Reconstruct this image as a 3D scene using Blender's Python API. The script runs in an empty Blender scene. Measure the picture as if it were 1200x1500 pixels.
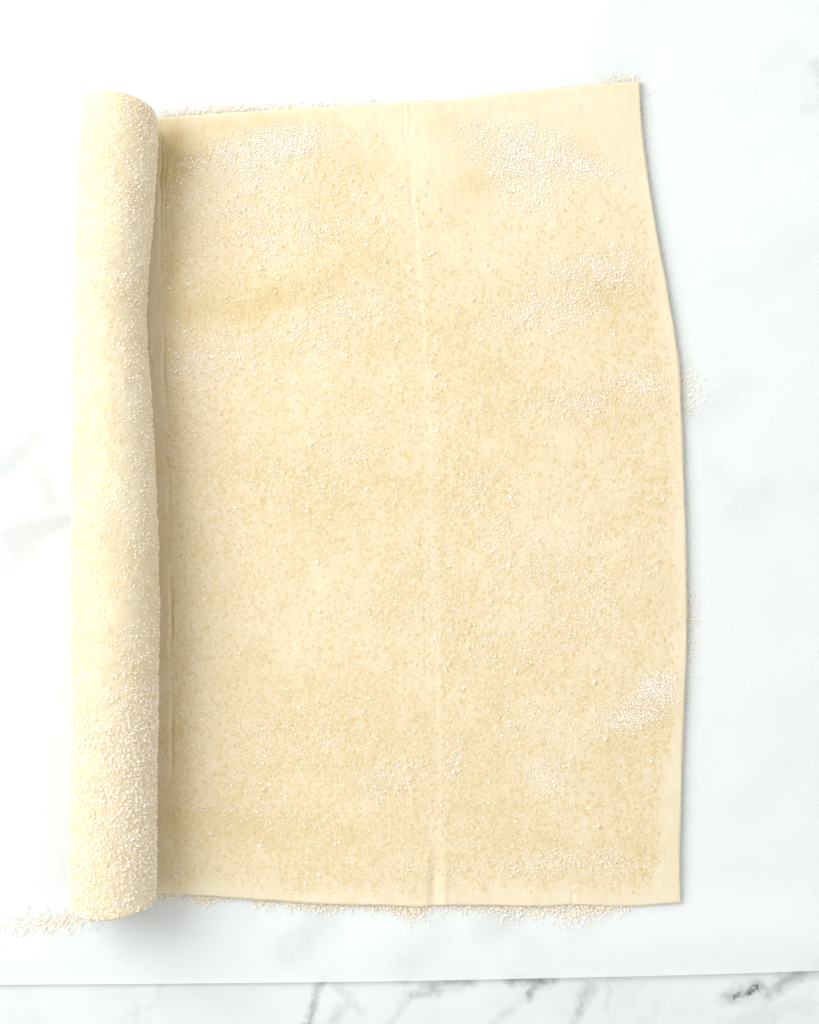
import bpy, math
import numpy as np

rng = np.random.default_rng(7)
scene = bpy.context.scene

# ------------------------------------------------------------------ camera, light, exposure
S = 0.0003            # metres per photograph pixel on the counter
H = 0.86              # camera height above the counter
cam_d = bpy.data.cameras.new("camera")
cam = bpy.data.objects.new("camera", cam_d)
scene.collection.objects.link(cam)
cam.location = (0, 0, H)
cam_d.sensor_fit = 'VERTICAL'
cam_d.sensor_height = 36.0
cam_d.lens = 36.0 * H / (1500 * S)
cam_d.clip_start = 0.01
cam_d.clip_end = 50
scene.camera = cam

world = bpy.data.worlds.new("World")
scene.world = world
world.use_nodes = True
bg = world.node_tree.nodes["Background"]
bg.inputs[0].default_value = (1.0, 0.995, 0.98, 1)
bg.inputs[1].default_value = 0.94

def area_light(name, loc, target, size, size_y, power, color):
    d = bpy.data.lights.new(name, 'AREA')
    d.shape = 'RECTANGLE'
    d.size = size
    d.size_y = size_y
    d.energy = power
    d.color = color
    o = bpy.data.objects.new(name, d)
    scene.collection.objects.link(o)
    o.location = loc
    v = np.array(loc) - np.array(target)
    from mathutils import Vector
    o.rotation_euler = Vector(v).to_track_quat('Z', 'Y').to_euler()
    return o

area_light("window_light", (-0.92, 0.52, 0.95), (0.0, 0.03, 0.0), 1.0, 1.0, 22.5, (1.0, 0.99, 0.975))

scene.view_settings.view_transform = 'Standard'
scene.view_settings.look = 'None'
scene.view_settings.exposure = 0.0
scene.view_settings.gamma = 1.0
scene.view_settings.use_curve_mapping = False
scene.cycles.use_denoising = True
scene.cycles.max_bounces = 16
scene.cycles.diffuse_bounces = 12
scene.cycles.transmission_bounces = 12
scene.cycles.transparent_max_bounces = 32

# ------------------------------------------------------------------ helpers
def W(px, py, z=0.0):
    """photograph pixel at height z -> world point"""
    k = S * (H - z) / H
    return (np.asarray(px, float) - 600) * k, (750 - np.asarray(py, float)) * k

def to_px(x, y, z):
    k = S * (H - z) / H
    return x / k + 600, 750 - y / k

def vnoise(X, Y, scale, seed):
    """smooth value noise, about -1..1"""
    r = np.random.default_rng(seed)
    g = r.uniform(-1, 1, (64, 64))
    x = np.asarray(X) / scale + 1000.0
    y = np.asarray(Y) / scale + 1000.0
    xi = np.floor(x).astype(int); yi = np.floor(y).astype(int)
    fx = x - xi; fy = y - yi
    fx = fx * fx * fx * (fx * (fx * 6 - 15) + 10)
    fy = fy * fy * fy * (fy * (fy * 6 - 15) + 10)
    a = g[yi % 64, xi % 64]; b = g[yi % 64, (xi + 1) % 64]
    c = g[(yi + 1) % 64, xi % 64]; d = g[(yi + 1) % 64, (xi + 1) % 64]
    return (a * (1 - fx) + b * fx) * (1 - fy) + (c * (1 - fx) + d * fx) * fy

def fbm(X, Y, scale, seed, octaves=3):
    t = 0; a = 1.0; n = 0
    for k in range(octaves):
        t = t + a * vnoise(X, Y, scale / 2 ** k, seed + 31 * k)
        n += a; a *= 0.55
    return t / n

def smooth(a, b, x):
    t = np.clip((np.asarray(x, float) - a) / (b - a), 0, 1)
    return t * t * (3 - 2 * t)

def interp(pts, v):
    """smoothed piecewise curve through (param, value) points"""
    p = np.array([q[0] for q in pts], float); q = np.array([q[1] for q in pts], float)
    v = np.asarray(v, float)
    m = np.gradient(q, p)
    i = np.clip(np.searchsorted(p, v) - 1, 0, len(p) - 2)
    h = p[i + 1] - p[i]
    t = np.clip((v - p[i]) / h, 0, 1)
    return ((2*t**3 - 3*t**2 + 1) * q[i] + (t**3 - 2*t**2 + t) * h * m[i]
            + (-2*t**3 + 3*t**2) * q[i + 1] + (t**3 - t**2) * h * m[i + 1])

def mesh_from(name, verts, quads, smooth_shade=True, extra_ngons=()):
    me = bpy.data.meshes.new(name)
    verts = np.asarray(verts, np.float32)
    quads = np.asarray(quads, np.int32)
    nq = len(quads)
    lens = [len(n) for n in extra_ngons]
    me.vertices.add(len(verts))
    me.vertices.foreach_set("co", verts.ravel())
    loops = np.concatenate([quads.ravel()] + [np.asarray(n, np.int32) for n in extra_ngons]).astype(np.int32)
    me.loops.add(len(loops))
    me.loops.foreach_set("vertex_index", loops)
    starts = np.concatenate([np.arange(nq) * 4, nq * 4 + np.concatenate([[0], np.cumsum(lens)[:-1]]) if lens else []]).astype(np.int32)
    me.polygons.add(nq + len(lens))
    me.polygons.foreach_set("loop_start", starts)
    me.polygons.foreach_set("use_smooth", np.full(nq + len(lens), smooth_shade))
    me.update(calc_edges=True)
    me.validate()
    return me

def set_attr(me, name, vals):
    a = me.attributes.new(name, 'FLOAT', 'POINT')
    a.data.foreach_set("value", np.asarray(vals, np.float32).ravel())

def link(name, me, mat, parent=None, label=None, category=None, kind=None):
    o = bpy.data.objects.new(name, me)
    scene.collection.objects.link(o)
    if me is not None and mat is not None:
        me.materials.append(mat)
    if parent is not None:
        o.parent = parent
    if label: o["label"] = label
    if category: o["category"] = category
    if kind: o["kind"] = kind
    return o

def grid_quads(nj, ni, flip=False):
    j, i = np.meshgrid(np.arange(nj - 1), np.arange(ni - 1), indexing='ij')
    a = (j * ni + i).ravel(); b = a + 1; c = a + ni + 1; d = a + ni
    return np.stack([a, d, c, b] if flip else [a, b, c, d], 1)

class Nodes:
    """small helper round a material's node tree"""
    def __init__(self, name):
        self.mat = bpy.data.materials.new(name)
        self.mat.use_nodes = True
        self.t = self.mat.node_tree
        self.t.nodes.clear()
        self.out = self.t.nodes.new("ShaderNodeOutputMaterial")
    def put(self, sock, v):
        if isinstance(v, bpy.types.NodeSocket):
            self.t.links.new(v, sock)
        elif v is not None:
            sock.default_value = v
    def math(self, op, a, b=None, c=None, clamp=False):
        n = self.t.nodes.new("ShaderNodeMath"); n.operation = op; n.use_clamp = clamp
        for k, v in enumerate((a, b, c)):
            self.put(n.inputs[k], v)
        return n.outputs[0]
    def vec(self, op, a, b=None, scale=None, out=0):
        n = self.t.nodes.new("ShaderNodeVectorMath"); n.operation = op
        self.put(n.inputs[0], a); self.put(n.inputs[1], b)
        if scale is not None: self.put(n.inputs[3], scale)
        return n.outputs[out]
    def noise(self, vec, scale, detail=2.0, rough=0.5, color=False):
        n = self.t.nodes.new("ShaderNodeTexNoise")
        self.put(n.inputs["Vector"], vec)
        n.inputs["Scale"].default_value = scale
        n.inputs["Detail"].default_value = detail
        n.inputs["Roughness"].default_value = rough
        return n.outputs["Color" if color else "Fac"]
    def ramp(self, v, a, b, x=0.0, y=1.0):
        n = self.t.nodes.new("ShaderNodeMapRange"); n.interpolation_type = 'SMOOTHSTEP'
        self.put(n.inputs[0], v)
        for k, q in enumerate((a, b, x, y)):
            n.inputs[k + 1].default_value = q
        return n.outputs[0]
    def mix(self, f, a, b, blend='MIX'):
        n = self.t.nodes.new("ShaderNodeMix"); n.data_type = 'RGBA'; n.blend_type = blend
        self.put(n.inputs[0], f); self.put(n.inputs[6], a); self.put(n.inputs[7], b)
        return n.outputs[2]
    def attr(self, name):
        n = self.t.nodes.new("ShaderNodeAttribute"); n.attribute_name = name
        return n.outputs["Fac"]
    def pos(self):
        return self.t.nodes.new("ShaderNodeNewGeometry").outputs["Position"]
    def bump(self, h, dist, strength=1.0):
        n = self.t.nodes.new("ShaderNodeBump")
        n.inputs["Strength"].default_value = strength
        n.inputs["Distance"].default_value = dist
        self.put(n.inputs["Height"], h)
        return n.outputs[0]
    def principled(self, **kw):
        n = self.t.nodes.new("ShaderNodeBsdfPrincipled")
        for k, v in kw.items():
            self.put(n.inputs[k.replace("_", " ")], v)
        return n

# ------------------------------------------------------------------ materials
def make_marble():
    m = Nodes("white_marble")
    p = m.pos()
    # work in photograph pixels on the counter plane so that veins stand where they were seen
    px = m.vec('ADD', m.vec('MULTIPLY', p, (1 / S, -1 / S, 0)), (600, 750, 0))
    w1 = m.vec('SCALE', m.vec('SUBTRACT', m.noise(px, 0.018, 3, 0.6, True), (0.5, 0.5, 0.5)), scale=34.0)
    w2 = m.vec('SCALE', m.vec('SUBTRACT', m.noise(px, 0.09, 3, 0.6, True), (0.5, 0.5, 0.5)), scale=13.0)
    q = m.vec('MULTIPLY', m.vec('ADD', px, m.vec('ADD', w1, w2)), (1, 1, 0))
    strokes = [
        (472, 1432, 446, 1510, 10, .50), (440, 1510, 420, 1560, 9, .4), (490, 1440, 530, 1485, 9, .14), (512, 1475, 488, 1505, 12, .22),
        (600, 1456, 690, 1438, 13, .42), (605, 1456, 556, 1508, 9, .15), (752, 1434, 806, 1438, 15, .62),
        (785, 1442, 773, 1466, 8, .55), (770, 1462, 715, 1510, 11, .16), (862, 1452, 842, 1495, 13, .30),
        (1076, 1455, 1108, 1449, 8, 1.15), (1064, 1456, 1118, 1446, 15, .45), (1128, 1458, 1162, 1430, 16, .46),
        (1162, 1430, 1215, 1412, 16, .45), (960, 1475, 930, 1520, 16, .08), (1060, 1500, 1180, 1470, 20, .08),
        (424, 1392, 474, 1348, 34, .95), (474, 1348, 490, 1330, 20, .5), (712, 1364, 742, 1342, 32, 1.1), (596, 1412, 650, 1362, 28, .6),
        (725, 1352, 785, 1390, 22, .45), (830, 1385, 880, 1350, 20, .35), (-20, 705, 52, 645, 20, 1.5), (10, 795, 90, 762, 22, 1.4),
        (0, 830, 40, 800, 24, .8), (52, 690, 78, 735, 22, .7), (-80, 760, -20, 705, 16, 1.0),
        (1188, 96, 1204, 122, 12, 1.2), (1180, 165, 1215, 140, 12, .6), (1130, 90, 1160, 70, 18, .25), (895, 108, 930, 92, 22, .35),
        (1020, 612, 1095, 560, 30, .34), (1075, 745, 1120, 715, 24, .45), (1090, 1180, 1150, 1120, 34, .25), (1120, 420, 1170, 360, 30, .25), (1050, 690, 1080, 740, 20, .3),
        (210, 12, 235, -8, 14, .5), (460, 14, 490, -12, 16, .3), (60, 500, 90, 450, 18, .22), (30, 1010, 70, 960, 18, .15),
    ]
    total = None
    for x0, y0, x1, y1, wd, st in strokes:
        ba = (x1 - x0, y1 - y0, 0.0); L2 = ba[0] ** 2 + ba[1] ** 2
        pa = m.vec('SUBTRACT', q, (x0, y0, 0.0))
        h = m.math('DIVIDE', m.vec('DOT_PRODUCT', pa, ba, out=1), L2, clamp=True)
        d = m.vec('LENGTH', m.vec('SUBTRACT', pa, m.vec('SCALE', ba, scale=h)), out=1)
        v = m.ramp(d, 0.0, wd * 1.25, st, 0.0)
        total = v if total is None else m.math('MAXIMUM', total, v)
    patch = m.ramp(m.noise(px, 0.05, 4, 0.65), 0.30, 0.62, 0.35, 1.15)
    total = m.math('MULTIPLY', total, patch)
    # loose fainter veining all over the slab
    v1 = m.math('ABSOLUTE', m.math('SUBTRACT', m.noise(q, 0.0042, 5, 0.55), 0.5))
    v1 = m.math('MULTIPLY', m.ramp(v1, 0.0, 0.022, 0.16, 0.0), m.ramp(m.noise(px, 0.006, 2), 0.45, 0.65))
    total = m.math('ADD', total, v1, clamp=True)
    cloud = m.ramp(m.noise(px, 0.006, 4, 0.6), 0.35, 0.75)
    base = m.mix(cloud, (0.62, 0.645, 0.635, 1), (0.55, 0.578, 0.568, 1))
    col = m.mix(total, base, (0.10, 0.14, 0.12, 1))
    b = m.principled(Base_Color=col, Roughness=0.28, Specular_IOR_Level=0.4)
    m.t.links.new(b.outputs[0], m.out.inputs[0])
    return m.mat

def make_paper():
    m = Nodes("parchment")
    p = m.pos()
    f = m.noise(p, 700, 4, 0.7)
    big = m.noise(p, 26, 3, 0.5)
    col = m.mix(m.ramp(f, 0.35, 0.65), (0.90, 0.922, 0.912, 1), (0.875, 0.90, 0.89, 1))
    nb = m.bump(m.math('ADD', m.math('MULTIPLY', f, 0.25), big), 0.0006, 0.35)
    dif = m.principled(Base_Color=col, Roughness=0.6, Specular_IOR_Level=0.25, Normal=nb)
    tl = m.t.nodes.new("ShaderNodeBsdfTranslucent"); tl.inputs[0].default_value = (0.92, 0.945, 0.955, 1)
    tr = m.t.nodes.new("ShaderNodeBsdfTransparent"); tr.inputs[0].default_value = (0.98, 0.985, 1.0, 1)
    a = m.t.nodes.new("ShaderNodeMixShader"); a.inputs[0].default_value = 0.25
    m.t.links.new(dif.outputs[0], a.inputs[1]); m.t.links.new(tl.outputs[0], a.inputs[2])
    c = m.t.nodes.new("ShaderNodeMixShader"); c.inputs[0].default_value = 0.42
    m.t.links.new(a.outputs[0], c.inputs[1]); m.t.links.new(tr.outputs[0], c.inputs[2])
    m.t.links.new(c.outputs[0], m.out.inputs[0])
    return m.mat

def make_dough(name="pastry_dough"):
    m = Nodes(name)
    p = m.pos()
    tone = m.attr("tone"); pit = m.attr("pit")
    fine = m.noise(p, 900, 3, 0.65)
    mid = m.noise(m.vec('MULTIPLY', p, (1.0, 0.45, 1.0)), 330, 3, 0.6)
    big = m.noise(p, 30, 3, 0.55)
    base = m.mix(m.ramp(big, 0.3, 0.7), (0.652, 0.578, 0.415, 1), (0.676, 0.608, 0.456, 1))
    base = m.mix(m.math('MULTIPLY', m.ramp(mid, 0.42, 0.68), 0.30), base, (0.603, 0.501, 0.320, 1))
    base = m.mix(m.math('MULTIPLY', m.ramp(fine, 0.5, 0.72), 0.25), base, (0.714, 0.650, 0.500, 1))
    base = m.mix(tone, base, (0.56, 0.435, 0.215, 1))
    base = m.mix(pit, base, (0.53, 0.385, 0.15, 1))
    nb = m.bump(m.math('ADD', m.math('MULTIPLY', mid, 0.8), m.math('MULTIPLY', fine, 0.5)), 0.00022, 0.6)
    b = m.principled(Base_Color=base, Roughness=m.ramp(tone, 0, 0.7, 0.62, 0.42), Specular_IOR_Level=0.3, Normal=nb,
                     Subsurface_Weight=0.25, Subsurface_Scale=0.004)
    b.inputs["Subsurface Radius"].default_value = (1.0, 0.6, 0.3)
    m.t.links.new(b.outputs[0], m.out.inputs[0])
    return m.mat

def make_sugar(name, dark, light):
    m = Nodes(name)
    g = m.attr("grain")
    col = m.mix(g, dark, light)
    a = m.principled(Base_Color=col, Roughness=0.2, IOR=1.5, Specular_IOR_Level=0.5)
    # clear crystals: much of the light goes straight through
    tr = m.t.nodes.new("ShaderNodeBsdfTransparent"); tr.inputs[0].default_value = (1.0, 0.995, 0.985, 1)
    c = m.t.nodes.new("ShaderNodeMixShader"); m.put(c.inputs[0], m.math('MULTIPLY_ADD', g, -0.46, 0.82))
    m.t.links.new(a.outputs[0], c.inputs[1]); m.t.links.new(tr.outputs[0], c.inputs[2])
    m.t.links.new(c.outputs[0], m.out.inputs[0])
    return m.mat

marble = make_marble()
paper_mat = make_paper()
dough = make_dough()
sugar_mat = make_sugar("cane_sugar", (0.95, 0.86, 0.69, 1), (0.99, 0.965, 0.92, 1))
sugar_pale = make_sugar("pale_cane_sugar", (0.975, 0.92, 0.80, 1), (0.997, 0.99, 0.975, 1))

# ------------------------------------------------------------------ countertop
def build_countertop():
    hx, hy, th, bv = 0.55, 0.60, 0.03, 0.003
    prof = [(0.0, 0.0), (bv * 0.3, -bv * 0.05), (bv * 0.75, -bv * 0.35), (bv, -bv), (bv, -th)]
    verts = []; quads = []
    for off, z in prof:
        for sx, sy in ((-1, -1), (1, -1), (1, 1), (-1, 1)):
            verts.append((sx * (hx + off), sy * (hy + off), z))
    for r in range(len(prof) - 1):
        for k in range(4):
            quads.append((r*4 + k, (r+1)*4 + k, (r+1)*4 + (k+1) % 4, r*4 + (k+1) % 4))
    n = (len(prof) - 1) * 4
    quads.append((0, 1, 2, 3)); quads.append((n + 3, n + 2, n + 1, n))
    me = mesh_from("countertop", verts, quads, False)
    link("countertop", me, marble, kind="structure",
         label="polished white marble countertop with grey green veins", category="countertop")
build_countertop()

# ------------------------------------------------------------------ parchment paper
PZ = 0.0008
EDGE = [(-160, 1446.5), (0, 1443), (200, 1441.5), (400, 1439.5), (600, 1437), (800, 1433), (1000, 1428.5), (1200, 1422), (1340, 1417)]
def paper_height(px, py):
    e = interp(EDGE, px)
    d = e - py                                   # pixels inside the cut edge
    lift = (0.0020 + 0.0016 * smooth(150, 1150, px)) * np.exp(-((np.clip(d, 0, None) - 46) / 58.0) ** 2)
    away = smooth(1040, 1180, px) + smooth(60, -60, px) + smooth(90, -20, py) + smooth(1365, 1440, py)
    und = 0.0007 * np.clip(away, 0, 1) * (0.6 + fbm(px, py, 170, 5, 2))
    return PZ + lift + np.clip(und, -0.0002, 0.002)
def build_paper():
    ni, nj = 260, 320
    u = np.linspace(0, 1, ni); v = np.linspace(0, 1, nj)
    U, V = np.meshgrid(u, v)
    PX = -110 + 1430 * U
    e = interp(EDGE, PX)
    top = -150 + 0.012 * PX
    vv = 1 - (1 - V) ** 1.6                      # finer towards the visible edge
    PY = top + (e - top) * vv
    Z = paper_height(PX, PY)
    X, Y = W(PX, PY, Z)
    me = mesh_from("parchment_paper", np.stack([X, Y, Z], -1).reshape(-1, 3), grid_quads(nj, ni, True))
    o = link("parchment_paper", me, paper_mat, label="sheet of translucent white parchment paper lying under the rolled pastry", category="paper")
    mod = o.modifiers.new("thickness", 'SOLIDIFY'); mod.thickness = 0.00008; mod.offset = -1
build_paper()

# ------------------------------------------------------------------ puff pastry
pastry = bpy.data.objects.new("puff_pastry", None)
scene.collection.objects.link(pastry)
pastry["label"] = "puff pastry sheet crusted with cane sugar, one long side rolled into a log"
pastry["category"] = "pastry"
pastry.empty_display_size = 0.05

Z0 = PZ + 0.0003
TH = 0.0030
TOP = [(100, 176), (170, 174), (232, 172), (300, 167), (400, 160.5), (500, 155), (560, 153), (588, 150), (600, 149), (640, 148), (680, 144), (750, 136), (820, 128.5), (880, 122.5), (938, 117.5)]
BOT = [(100, 1309), (170, 1309), (228, 1309), (300, 1313), (400, 1320), (480, 1325), (560, 1327), (620, 1329), (650, 1327), (720, 1327), (800, 1328.5), (838, 1326), (860, 1327), (925, 1328), (999, 1323)]
RIGHT = [(117, 938), (170, 940), (230, 946), (290, 955), (350, 965), (420, 978), (490, 990), (540, 996), (600, 999), (680, 1002), (760, 1005), (840, 1006.5), (920, 1007), (1000, 1005), (1060, 1002), (1120, 1000), (1180, 999), (1250, 997), (1300, 998), (1323, 999)]
RXL = [(135, 119), (220, 115), (350, 111), (500, 108), (700, 106), (900, 105), (1100, 104), (1350, 102)]
RXR = [(135, 231), (200, 232), (240, 229.5), (290, 226.5), (350, 222), (410, 217), (460, 213.5), (500, 214.5), (550, 219), (600, 222), (660, 226), (720, 229), (780, 231), (850, 233), (920, 233.5), (980, 232), (1050, 230), (1150, 228), (1250, 228), (1350, 227)]
FOLD = [(110, 588), (150, 590), (260, 600), (400, 612), (600, 625), (800, 632), (950, 638), (1150, 640), (1250, 637), (1335, 633)]

def roll_geometry(py):
    xl = interp(RXL, py); xr = interp(RXR, py)
    al = np.arctan((xl - 600) * S / H); ar = np.arctan((xr - 600) * S / H)
    am = 0.5 * (al + ar)
    r = 0.018 + 0 * am
    for _ in range(4):                            # the circle that fills this angle as seen from above
        r = (H - Z0 - r - 0.0017) / np.cos(am) * np.sin(0.5 * (ar - al))
    R = r + 0.0017                                # the spiral is tighter on the right than on the left
    return (H - Z0 - R) * np.tan(am) + 0.00085, R

# where sugar lies thick on the sheet: cx, cy, rx, ry, tilt(deg), weight
CLUSTERS = [
    (745, 215, 58, 34, 0, 5.0), (800, 245, 45, 40, 20, 4.2), (865, 240, 42, 18, 5, 3.0), (770, 285, 34, 26, 0, 3.0), (690, 205, 28, 22, 0, 1.2),
    (850, 405, 70, 34, -12, 2.6), (800, 460, 70, 24, -8, 2.6), (890, 390, 36, 30, 0, 2.0), (870, 585, 80, 28, -6, 2.6), (930, 560, 34, 26, 0, 1.8),
    (955, 1010, 34, 20, -25, 5.0), (940, 1040, 44, 16, -14, 4.2), (905, 1062, 46, 12, -10, 2.6), (980, 1020, 20, 26, 0, 2.0),
    (300, 232, 50, 14, -18, 3.4), (370, 220, 60, 24, -12, 3.2), (430, 205, 52, 26, -8, 2.6), (350, 270, 90, 40, -10, 1.6),
    (400, 340, 95, 46, -15, 1.7), (300, 520, 85, 38, -12, 1.9), (500, 470, 85, 40, -20, 1.5), (280, 600, 45, 60, 0, .9),
    (662, 1118, 12, 26, 0, 2.2), (805, 1135, 26, 30, 20, 1.8), (570, 1140, 44, 26, -20, 1.6), (820, 1265, 100, 16, -3, 1.5),
    (440, 690, 130, 50, -20, .7), (810, 800, 120, 60, 0, .8), (700, 720, 60, 30, 0, .9), (780, 1060, 90, 40, -12, .8), (420, 1080, 130, 50, -10, .6),
    (380, 1190, 120, 30, 10, .8), (720, 930, 110, 50, 0, .6), (860, 880, 70, 60, 0, .7), (520, 880, 110, 50, -15, .4), (540, 300, 50, 40, 0, .9),
    (640, 1270, 60, 12, 0, .6), (905, 1255, 30, 16, 0, 1.2),
]
# amber, half dissolved patches; final entries along the crease paint the roll's warm shade
WET_AND_SHADE = [
    (285, 235, 48, 20, -20, .75), (300, 195, 90, 14, -6, .42), (400, 180, 110, 14, -5, .30), (255, 215, 22, 40, 0, .45), (380, 440, 130, 22, -8, .50), (300, 455, 60, 18, 0, .25),
    (520, 395, 70, 26, -22, .32), (700, 270, 34, 34, 20, .42), (660, 190, 44, 24, 0, .30), (870, 225, 40, 26, 25, .40), (770, 240, 80, 50, 0, .28), (540, 240, 44, 36, 0, .28),
    (890, 440, 44, 44, 30, .35), (840, 420, 90, 50, 0, .20), (960, 1055, 30, 18, 0, .45), (940, 1030, 60, 30, -10, .30), (880, 590, 90, 36, 0, .22),
    (320, 1205, 90, 26, 6, .42), (480, 1215, 110, 26, 8, .30), (840, 1240, 120, 24, 0, .20), (500, 300, 60, 36, 0, .25), (800, 840, 150, 80, 0, .16), (460, 700, 160, 70, 0, .12),
    (420, 1080, 160, 70, 0, .18), (780, 1090, 160, 70, 0, .18), (700, 700, 90, 60, 0, .12), (244, 260, 24, 120, 0, .40), (246, 520, 26, 200, 0, .34), (248, 850, 26, 260, 0, .34), (246, 1180, 26, 180, 0, .34),  # tall crease strips: roll's shadow tint painted in, real amber only near the top
]
def blobs(lst, px, py, sharp=1.0):
    t = np.zeros_like(px)
    jx = px + 16 * fbm(px, py, 60, 401); jy = py + 12 * fbm(px, py, 60, 402)
    for cx, cy, rx, ry, a, w in lst:
        a = math.radians(a); dx = jx - cx; dy = jy - cy
        u = (dx * math.cos(a) + dy * math.sin(a)) / rx
        v = (-dx * math.sin(a) + dy * math.cos(a)) / ry
        t += w * np.exp(-(u * u + v * v) ** sharp)
    return t

def margin_mask(px, py):
    """0 on the bare borders of the sheet, 1 inside"""
    wob = 14 * fbm(px, py, 90, 77)
    dr = interp(RIGHT, py) - px + wob
    dt = py - interp(TOP, px) + wob
    db = interp(BOT, px) - py + wob
    dt_need = 26 + 10 * smooth(560, 600, px)
    corner = smooth(1235, 1300, py) * 26 + smooth(1090, 1130, py) * 6
    return smooth(8 + corner * .8, 34 + corner, dr) * smooth(dt_need * .4, dt_need * 1.5, dt) * smooth(8, 40, db)

def build_sheet():
    ni, nj = 600, 800
    u = np.linspace(0, 1, ni); v = np.linspace(0, 1, nj)
    U, V = np.meshgrid(u, v)
    lx_of = lambda py: to_px(roll_geometry(py)[0], 0 * py, Z0 + TH)[0]
    # corners and straight-sided first guess, then bend to the four edge curves
    py = 172 + (1310 - 172) * V
    for _ in range(6):
        lx = lx_of(py); rx = interp(RIGHT, py)
        px = lx + (rx - lx) * U
        t = interp(TOP, px); b = interp(BOT, px)
        py = t + (b - t) * V
    # ragged cut edges
    er = 1.0 * vnoise(py, 0 * py, 9, 11) + 1.2 * vnoise(py, 0 * py, 37, 12)
    px = px + er * smooth(0.97, 1.0, U)
    eb = 1.1 * vnoise(px, 0 * px, 8, 13) + 1.2 * vnoise(px, 0 * px, 31, 14)
    py = py + eb * smooth(0.985, 1.0, V)
    et = 0.6 * vnoise(px, 0 * px, 9, 15) + 0.9 * vnoise(px, 0 * px, 33, 16)
    py = py + et * (1 - smooth(0, 0.015, V))

    h = np.full(px.shape, TH)
    h += 0.00018 * fbm(px, py, 140, 21) + 0.00010 * fbm(px, py, 30, 22) + 0.00004 * fbm(px, py, 9, 23, 2)
    # fold line left by the tri-folded sheet: double ridge at the top, valley and ridge at the bottom
    f = interp(FOLD, py)
    d = px - f + 1.6 * vnoise(py, 0 * py, 16, 31)
    gs = lambda x, w: np.exp(-(x / w) ** 2)
    topz = 1 - smooth(260, 420, py)
    brk = np.clip(0.45 + 0.9 * vnoise(py, 0 * py, 55, 34), 0, 1)
    h += -0.00020 * gs(d, 2.6) * (0.35 * brk + 0.65 * topz) + 0.00003 * gs(d - 7, 4)
    h += topz * (-0.00032 * gs(d - 9 + 6 * smooth(150, 300, py), 2.6) + 0.00008 * gs(d - 4, 2.5) + 0.00005 * gs(d + 6, 4)) * (0.7 + 0.6 * vnoise(py, 0 * py, 11, 33))
    h += 0.00012 * gs(px - f + 14, 2.5) * smooth(700, 800, py) * (1 - smooth(1000, 1100, py)) * -1
    botz = smooth(1225, 1290, py)
    h += botz * (-0.00080 * gs(px - f - 1, 8) + 0.00038 * gs(px - f - 17, 5.0) + 0.00016 * gs(px - f + 12, 8))
    c2 = smooth(1284, 1306, py) * gs(px - 838 - 0.05 * (py - 1300), 3.2)
    h += -0.00026 * c2 + smooth(1280, 1300, py) * 0.00016 * gs(px - 845, 4.0)
    # cracked crease beside the roll
    xc = interp([(150, 238), (330, 236), (450, 238), (560, 243), (660, 246), (900, 250), (1350, 252)], py) + 1.8 * vnoise(py, 0 * py, 22, 35)
    crk = np.clip(0.35 + 0.9 * vnoise(py, 0 * py, 90, 36), 0.1, 1.2)
    h += -0.00055 * crk * gs(px - xc, 2.2) + 0.00004 * gs(px - xc + 5, 3.5) - 0.00030 * crk * gs(px - xc - 6, 1.6) * (1 - smooth(300, 700, py))
    # fine wrinkles
    h += 0.00006 * (1 - smooth(0.0, 0.12, np.abs(fbm(px * 1.3, py * 0.35, 34, 45)))) 

    dens = 0.80 + 0.62 * fbm(px, py, 120, 51) + 0.34 * fbm(px, py, 36, 52) + 0.35 * fbm(px * 1.0, py * 0.6, 12, 53, 2)
    dens = np.clip(dens, 0.05, None)
    mm = margin_mask(px, py)
    foldgap = 1 - 0.6 * gs(px - f - 2, 8)
    plain = 1 - 0.75 * (1 - smooth(250, 420, py)) * smooth(470, 640, px) - 0.45 * (1 - smooth(200, 320, py))
    dens = dens * mm * foldgap * plain * smooth(226, 262, px)
    clus = blobs(CLUSTERS, px, py) * np.clip(mm + .15, 0, 1) * smooth(236, 250, px)
    wet_shade = np.clip(blobs(WET_AND_SHADE, px, py) * (0.75 + 0.6 * fbm(px, py, 40, 61)), 0, 1)

    # pressed pits where crystals sank in and melted
    pit = np.zeros_like(h); dep = np.zeros_like(h)
    cellx = (px[:, 1:] - px[:, :-1]).mean(); celly = (py[1:] - py[:-1]).mean()
    area = np.ones_like(h)
    wgt = np.clip(dens * (1.1 - 0.12 * np.clip(clus, 0, 4)), 0, None).ravel()
    wgt /= wgt.sum()
    idx = rng.choice(wgt.size, 52000, p=wgt)
    big = [(387, 735, 6, 1.0), (330, 808, 4.5, .8), (397, 771, 4.5, .8), (455, 900, 5, .7), (616, 799, 4.2, .9), (273, 610, 5, .5), (243, 670, 3.5, .7),
           (882, 1213, 4.5, .8), (845, 1181, 4.5, .9), (392, 1160, 4.5, .9), (620, 1250, 4, .8), (516, 1216, 6, .7), (572, 1236, 4.5, .7), (667, 897, 6, .6), (617, 799, 4, .8), (930, 692, 3.5, .8),
           (748, 712, 4, .8), (571, 384, 5, .8), (574, 440, 4.5, .8), (446, 425, 4.5, .8), (424, 488, 5, .8), (588, 540, 4, .9), (412, 318, 4, .7), (970, 825, 7, .6), (838, 580, 3.5, .7), (303, 690, 4, .8), (312, 1225, 5, .7), (306, 1258, 5, .6)]
    jobs = [(k // ni, k % ni, 0.75 + 1.55 * rng.random() ** 2.6, rng.uniform(0.25, 1.0)) for k in idx]
    idx = rng.choice(wgt.size, 2600, p=wgt)
    jobs += [(k // ni, k % ni, rng.uniform(1.8, 3.0), rng.uniform(0.5, 0.95)) for k in idx]
    for bx, by, br, bs in big:
        k = np.argmin((px - bx) ** 2 + (py - by) ** 2)
        jobs.append((k // ni, k % ni, br * 0.8, bs))
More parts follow.
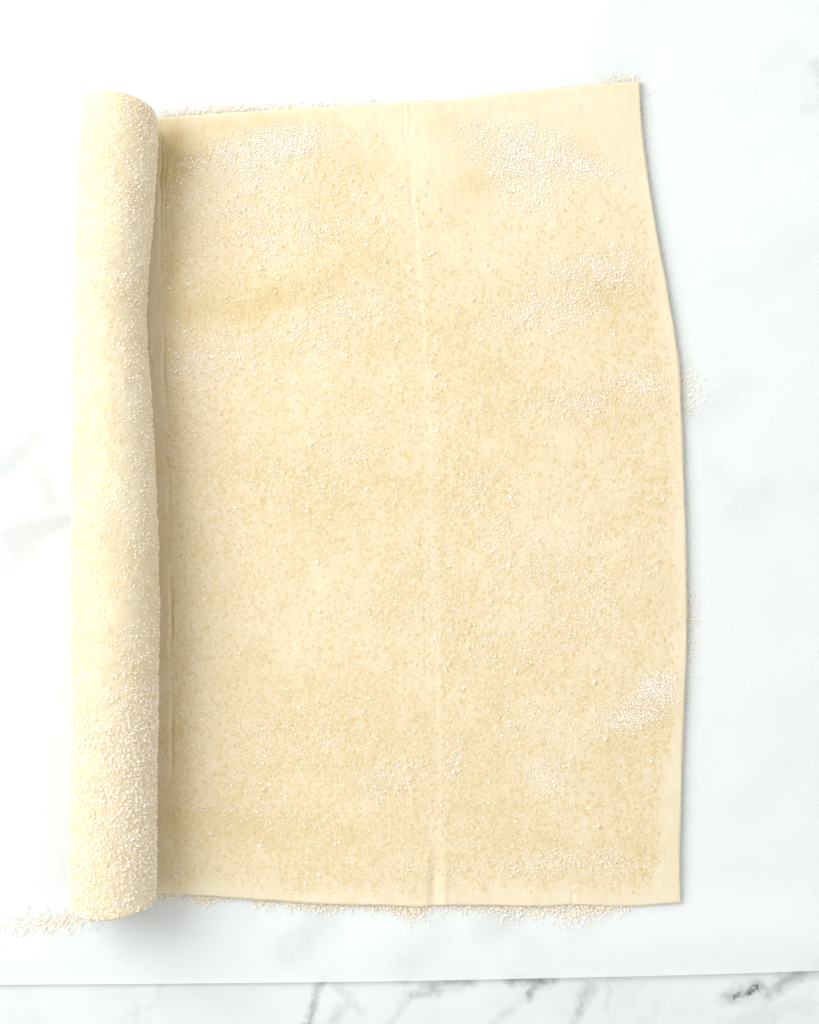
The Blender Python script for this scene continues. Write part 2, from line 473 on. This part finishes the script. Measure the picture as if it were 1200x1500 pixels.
    for j, i, r, s in jobs:
        m = int(r / min(cellx, celly) * 1.9) + 1
        j0, j1, i0, i1 = max(j - m, 0), min(j + m + 1, nj), max(i - m, 0), min(i + m + 1, ni)
        jj = (np.arange(j0, j1) - j)[:, None] * celly; ii = (np.arange(i0, i1) - i)[None, :] * cellx
        el = 0.8 + 0.5 * ((j * 7919 + i * 104729) % 97) / 97.0
        q = (jj / (r * el)) ** 2 + (ii / r) ** 2
        g = np.exp(-q * 1.2)
        pit[j0:j1, i0:i1] = np.maximum(pit[j0:j1, i0:i1], s * g)
        dep[j0:j1, i0:i1] = np.maximum(dep[j0:j1, i0:i1], s * g * min(r, 4.0) * 0.00010)
    h -= dep

    # rounded cut edge
    dr = interp(RIGHT, py) - px; dt = py - interp(TOP, px); db = interp(BOT, px) - py
    edge = np.clip(np.minimum(np.minimum(dr, dt), db), 0, None) * S
    rr = 0.0011
    h -= (0.0011) * (1 - np.sqrt(np.clip(1 - np.clip(1 - edge / rr, 0, 1) ** 2, 0, 1)))
    # far corner and a stretch of the right side stand a little off the paper
    Z = Z0 + h
    X, Y = W(px, py, Z0 + TH)
    tone = np.clip(wet_shade * 0.95 + 0.02 * np.clip(clus, 0, 2) + 0.22 * np.clip(dens, 0, 1.4), 0, 1)
    V0 = np.stack([X, Y, Z], -1)

    # skirt and underside
    loop = np.concatenate([np.arange(0, ni - 1), np.arange(nj - 1) * ni + ni - 1,
                           (nj - 1) * ni + np.arange(ni - 1, 0, -1), np.arange(nj - 1, 0, -1) * ni])
    flat = V0.reshape(-1, 3)
    ring1 = flat[loop].copy(); ring1[:, 2] = Z0 + 0.0008
    ring2 = flat[loop].copy(); ring2[:, 2] = Z0 - 0.0002
    n0 = len(flat); L = len(loop); k = np.arange(L); kn = (k + 1) % L
    quads = [grid_quads(nj, ni, True),
             np.stack([loop[k], loop[kn], n0 + kn, n0 + k], 1),
             np.stack([n0 + k, n0 + kn, n0 + L + kn, n0 + L + k], 1)]
    verts = np.concatenate([flat, ring1, ring2])
    me = mesh_from("sheet", verts, np.concatenate(quads), True, [n0 + L + k])
    z = np.zeros(2 * L)
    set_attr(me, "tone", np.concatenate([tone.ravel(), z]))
    set_attr(me, "pit", np.concatenate([np.clip(pit.ravel() * 0.80, 0, 1), z]))
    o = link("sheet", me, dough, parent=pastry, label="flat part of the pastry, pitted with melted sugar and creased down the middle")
    return o, V0, px, py, dens, clus

sheet, SV, SPX, SPY, SDENS, SCLUS = build_sheet()

def build_roll():
    nj, per = 420, 72
    turns = 4.2
    nt = int(per * turns) + 1
    # the outermost turn is sampled more finely
    t = np.linspace(0, 2 * math.pi * turns, nt)
    pitch = TH + 0.0004
    v = np.linspace(0, 1, nj)
    T, V = np.meshgrid(t, v)
    # ends: the top end stands proud on the crest and draws back on the right side
    tt = np.mod(T, 2 * math.pi); layer = T / (2 * math.pi)
    first = 1 - smooth(0.85, 1.15, layer)
    cr = smooth(0.1 * math.pi, 0.55 * math.pi, tt) * (1 - smooth(0.98 * math.pi, 1.5 * math.pi, tt))
    cb = np.exp(-((tt - math.pi * 0.90) / 1.5) ** 2)
    rt = np.exp(-((tt - math.pi * 1.58) / 0.55) ** 2)
    ytop = W(0, 173, Z0 + TH)[1] + (0.0054 * cr - 0.0050 * rt) * first + (1 - first) * (-0.0030 + 0.0016 * np.sin(T * 0.9 + 1)) + 0.0005 * np.sin(T * 3.1)
    ybot = W(0, 1309.5, Z0 + TH)[1] - 0.0048 * cb * first + (1 - first) * (0.0028 + 0.0014 * np.sin(T * 1.1)) - 0.0004 * np.sin(T * 2.7)
    Y = ytop + (ybot - ytop) * V
    py = to_px(0, Y, Z0 + 0.018)[1]
    cx, R = roll_geometry(py)
    lump = 0.00042 * fbm(T * 60, py, 90, 71) + 0.00022 * fbm(T * 60, py, 26, 72)
    lump = lump * smooth(0.5, 1.4, T) * (1 - smooth(6.0, 6.6, T))
    ro = R - pitch * layer + lump
    thick = TH * (0.97 + 0.06 * vnoise(T * 30, py, 60, 75))
    # end lip: soft rounded edge of the cut layer
    de = np.minimum(V, 1 - V) * np.abs(ybot - ytop)
    lip = 0.0009 * (1 - np.sqrt(np.clip(1 - np.clip(1 - de / 0.0012, 0, 1) ** 2, 0, 1)))
    phi = -math.pi / 2 - T
    sq = 1.0 - 0.03 * np.sin(phi).clip(0, 1)                       # the log sags a little under its weight
    def ring(r):
        return np.stack([cx + r * np.cos(phi), Y, Z0 + R + r * np.sin(phi) * sq], -1)
    O = ring(ro - lip); I = ring(ro - thick + lip)
    I[..., 2] = np.maximum(I[..., 2], Z0 + 0.0002)
    n = nj * nt
    qo = grid_quads(nj, nt, False); qi = grid_quads(nj, nt, True) + n
    k = np.arange(nt - 1)
    e0 = np.stack([k, n + k, n + k + 1, k + 1], 1)
    b = (nj - 1) * nt
    e1 = np.stack([b + k, b + k + 1, n + b + k + 1, n + b + k], 1)
    j = np.arange(nj - 1) * nt
    s0 = np.stack([j, j + nt, n + j + nt, n + j], 1)
    l = nt - 1
    s1 = np.stack([j + l, n + j + l, n + j + nt + l, j + nt + l], 1)
    me = mesh_from("roll", np.concatenate([O.reshape(-1, 3), I.reshape(-1, 3)]), np.concatenate([qo, qi, e0, e1, s0, s1]))
    tone = np.clip(0.08 + 0.22 * fbm(T * 60, py, 60, 81) + 0.25 * fbm(T * 60, py, 14, 82, 2), 0, 1)
    pit = np.clip(fbm(T * 60, py, 6.5, 83, 2) * 1.6 - 0.5, 0, 0.28)
    set_attr(me, "tone", np.concatenate([tone.ravel(), tone.ravel() * 0.3]))
    set_attr(me, "pit", np.concatenate([pit.ravel(), pit.ravel() * 0]))
    o = link("roll", me, dough, parent=pastry, label="rolled up log along one side of the pastry, crusted with sugar")
    return o, O, T, py

roll, RO, RT, RPY = build_roll()

# ------------------------------------------------------------------ sugar crystals
BOX = np.array([(-1, -1, -1), (1, -1, -1), (1, 1, -1), (-1, 1, -1), (-1, -1, 1), (1, -1, 1), (1, 1, 1), (-1, 1, 1)], float) * 0.5
BQ = np.array([(0, 3, 2, 1), (4, 5, 6, 7), (0, 1, 5, 4), (1, 2, 6, 5), (2, 3, 7, 6), (3, 0, 4, 7)])
def crystals(name, P, size, value, mat, parent=None, label=None, category=None):
    n = len(P)
    q = rng.normal(size=(n, 4)); q /= np.linalg.norm(q, axis=1, keepdims=True)
    w, x, y, z = q.T
    M = np.stack([1-2*(y*y+z*z), 2*(x*y-z*w), 2*(x*z+y*w), 2*(x*y+z*w), 1-2*(x*x+z*z), 2*(y*z-x*w),
                  2*(x*z-y*w), 2*(y*z+x*w), 1-2*(x*x+y*y)], 1).reshape(n, 3, 3)
    dims = size[:, None] * rng.uniform(0.65, 1.15, (n, 3))
    base = BOX[None] * (1 + rng.uniform(-0.22, 0.12, (n, 8, 1))) * dims[:, None, :]
    V = np.einsum('nij,nkj->nki', M, base) + P[:, None, :]
    Q = (BQ[None] + (np.arange(n) * 8)[:, None, None]).reshape(-1, 4)
    me = mesh_from(name, V.reshape(-1, 3), Q, False)
    set_attr(me, "grain", np.repeat(value, 8))
    return link(name, me, mat, parent=parent, label=label, category=category, kind="stuff")

def on_sheet(weight, count):
    w = np.clip(weight, 0, None)[2:-2, 2:-2]
    nj, ni = w.shape
    idx = rng.choice(w.size, count, p=(w / w.sum()).ravel())
    j = idx // ni + 2; i = idx % ni + 2
    a = rng.random(count)[:, None]; b = rng.random(count)[:, None]
    return (SV[j, i] * (1 - a) + SV[j, i + 1] * a) + (SV[j + 1, i] - SV[j, i]) * b

# pressed-in crystals, half sunk
c1 = 22000
P = on_sheet(SDENS * (0.7 + 0.5 * np.clip(SCLUS, 0, 1)) , c1)
sz = rng.uniform(0.00035, 0.0007, c1)
P[:, 2] += sz * rng.uniform(-0.30, 0.10, c1)
# loose crystals lying in drifts
c2 = 34000
P2 = on_sheet(np.clip(SCLUS - 0.10, 0, 4.2) * np.clip(0.75 + 1.1 * fbm(SPX, SPY, 22, 301), 0.3, None), c2)
s2 = rng.uniform(0.00026, 0.00054, c2)
P2[:, 2] += s2 * rng.uniform(0.0, 0.9, c2)
# a few big bright ones anywhere
c3 = 260
P3 = on_sheet(SDENS + 0.3, c3)
s3 = rng.uniform(0.0008, 0.0013, c3)
P3[:, 2] += s3 * 0.25
crystals("sugar_crystals", np.concatenate([P, P2, P3]), np.concatenate([sz, s2, s3]),
         np.concatenate([rng.random(c1) * 0.8, 0.40 + 0.60 * rng.random(c2), 0.5 + 0.5 * rng.random(c3)]), sugar_pale, parent=sheet)

# crust on the outside of the roll
def on_roll(count, wfun):
    sel = RT[0] < 1.72 * math.pi
    k = int(sel.sum())
    O = RO[:, :k + 1]
    w = np.clip(wfun(RT[1:-2, 1:k - 1], RPY[1:-2, 1:k - 1]), 0, None)
    idx = rng.choice(w.size, count, p=(w / w.sum()).ravel())
    j = idx // w.shape[1] + 1; i = idx % w.shape[1] + 1
    a = rng.random(count)[:, None]; b = rng.random(count)[:, None]
    e1 = O[j, i + 1] - O[j, i]; e2 = O[j + 1, i] - O[j, i]
    n = np.cross(e1, e2); n /= np.linalg.norm(n, axis=1, keepdims=True)
    p = O[j, i] + e1 * a + e2 * b
    c = np.stack([roll_geometry(RPY[j, i])[0], p[:, 1], Z0 + roll_geometry(RPY[j, i])[1]], 1)
    n *= np.sign(((p - c) * n).sum(1))[:, None]
    return p, n
def roll_weight(t, py):
    w = 0.55 + 0.9 * fbm(t * 60, py, 70, 91) + 0.5 * fbm(t * 60, py, 20, 92)
    w = np.clip(w, 0.12, None) * smooth(0.2, 0.9, t)
    return w * (0.8 + 0.9 * smooth(930, 1050, py) + 0.5 * (1 - smooth(160, 330, py)))
c4 = 24000
P4, N4 = on_roll(c4, roll_weight)
fine = smooth(900, 1100, to_px(0, P4[:, 1], 0.03)[1])
s4 = rng.uniform(0.0004, 0.0008, c4) + fine * rng.uniform(0, 0.00045, c4)
P4 = P4 + N4 * (s4 * rng.uniform(-0.15, 0.35, c4))[:, None]
crystals("sugar_crystals", P4, s4, rng.random(c4), sugar_mat, parent=roll)

# crystals spilled on the paper round the pastry
def spill(name, px, py, label, lo=0.00035, hi=0.00085, pile=0.6):
    n = len(px)
    size = rng.uniform(lo, hi, n)
    x, y = W(px, py, 0.001)
    z = paper_height(px, py) + size * 0.36 + size * rng.uniform(0, pile, n)
    crystals(name, np.stack([x, y, z], 1), size, rng.random(n), sugar_mat, label=label, category="sugar")

def strip_bottom():
    px = rng.uniform(214, 958, 30000)
    wid = 7 + 9 * np.clip(0.5 + 1.2 * fbm(px, 0 * px, 70, 111), 0, 1.4) + 5 * np.exp(-((px - 850) / 60) ** 2) + 4 * np.exp(-((px - 440) / 40) ** 2)
    wid *= smooth(965, 900, px)
    d = rng.exponential(1.0, len(px)) * wid * 0.42 - 5
    py = interp(BOT, px) + d
    thin = 0.35 + 0.65 * np.clip(0.6 + 1.3 * fbm(px, py, 24, 112, 2), 0, 1)
    gap = 1 - 0.85 * np.exp(-((px - 640) / 28) ** 2)
    keep = (rng.random(len(px)) < thin * gap * np.clip(wid / 18, 0, 1)) & (d < wid * 1.7) 
    return px[keep][:6200], py[keep][:6200]
spill("spilled_sugar", *strip_bottom(), "band of golden sugar crystals spilled on paper along the pastry's creased cut edge", pile=1.0)

px = np.concatenate([rng.normal(30, 60, 260), rng.normal(95, 30, 260)])
py = 1352 + 0.00 * px + rng.normal(0, 9.0, len(px)) - 0.05 * (px - 50)
k = (px > -70) & (px < 150)
spill("spilled_sugar", px[k], py[k], "faint trail of sugar crystals leading away from the end of the roll")

py = np.concatenate([rng.normal(572, 26, 240), rng.normal(920, 40, 220), rng.normal(170, 30, 60), rng.uniform(200, 1200, 160)])
off = np.concatenate([np.abs(rng.normal(0, 16, 240)), np.abs(rng.normal(0, 7, 220)), np.abs(rng.normal(0, 7, 60)), np.abs(rng.normal(0, 4, 160))])
spill("spilled_sugar", interp(RIGHT, py) + 1 + off, py, "scattered sugar crystals beside the bulging long edge of the flat pastry", 0.0003, 0.0007)

px = np.concatenate([rng.normal(320, 60, 380), rng.uniform(240, 560, 160), rng.normal(915, 22, 90)])
off = np.abs(rng.normal(0, 5.5, len(px)))
k = (px > 236) & (px < 936)
spill("spilled_sugar", px[k], interp(TOP, px[k]) - 1 - off[k], "thin line of sugar crystals along the straight uncreased short edge of pastry", 0.0003, 0.0007)
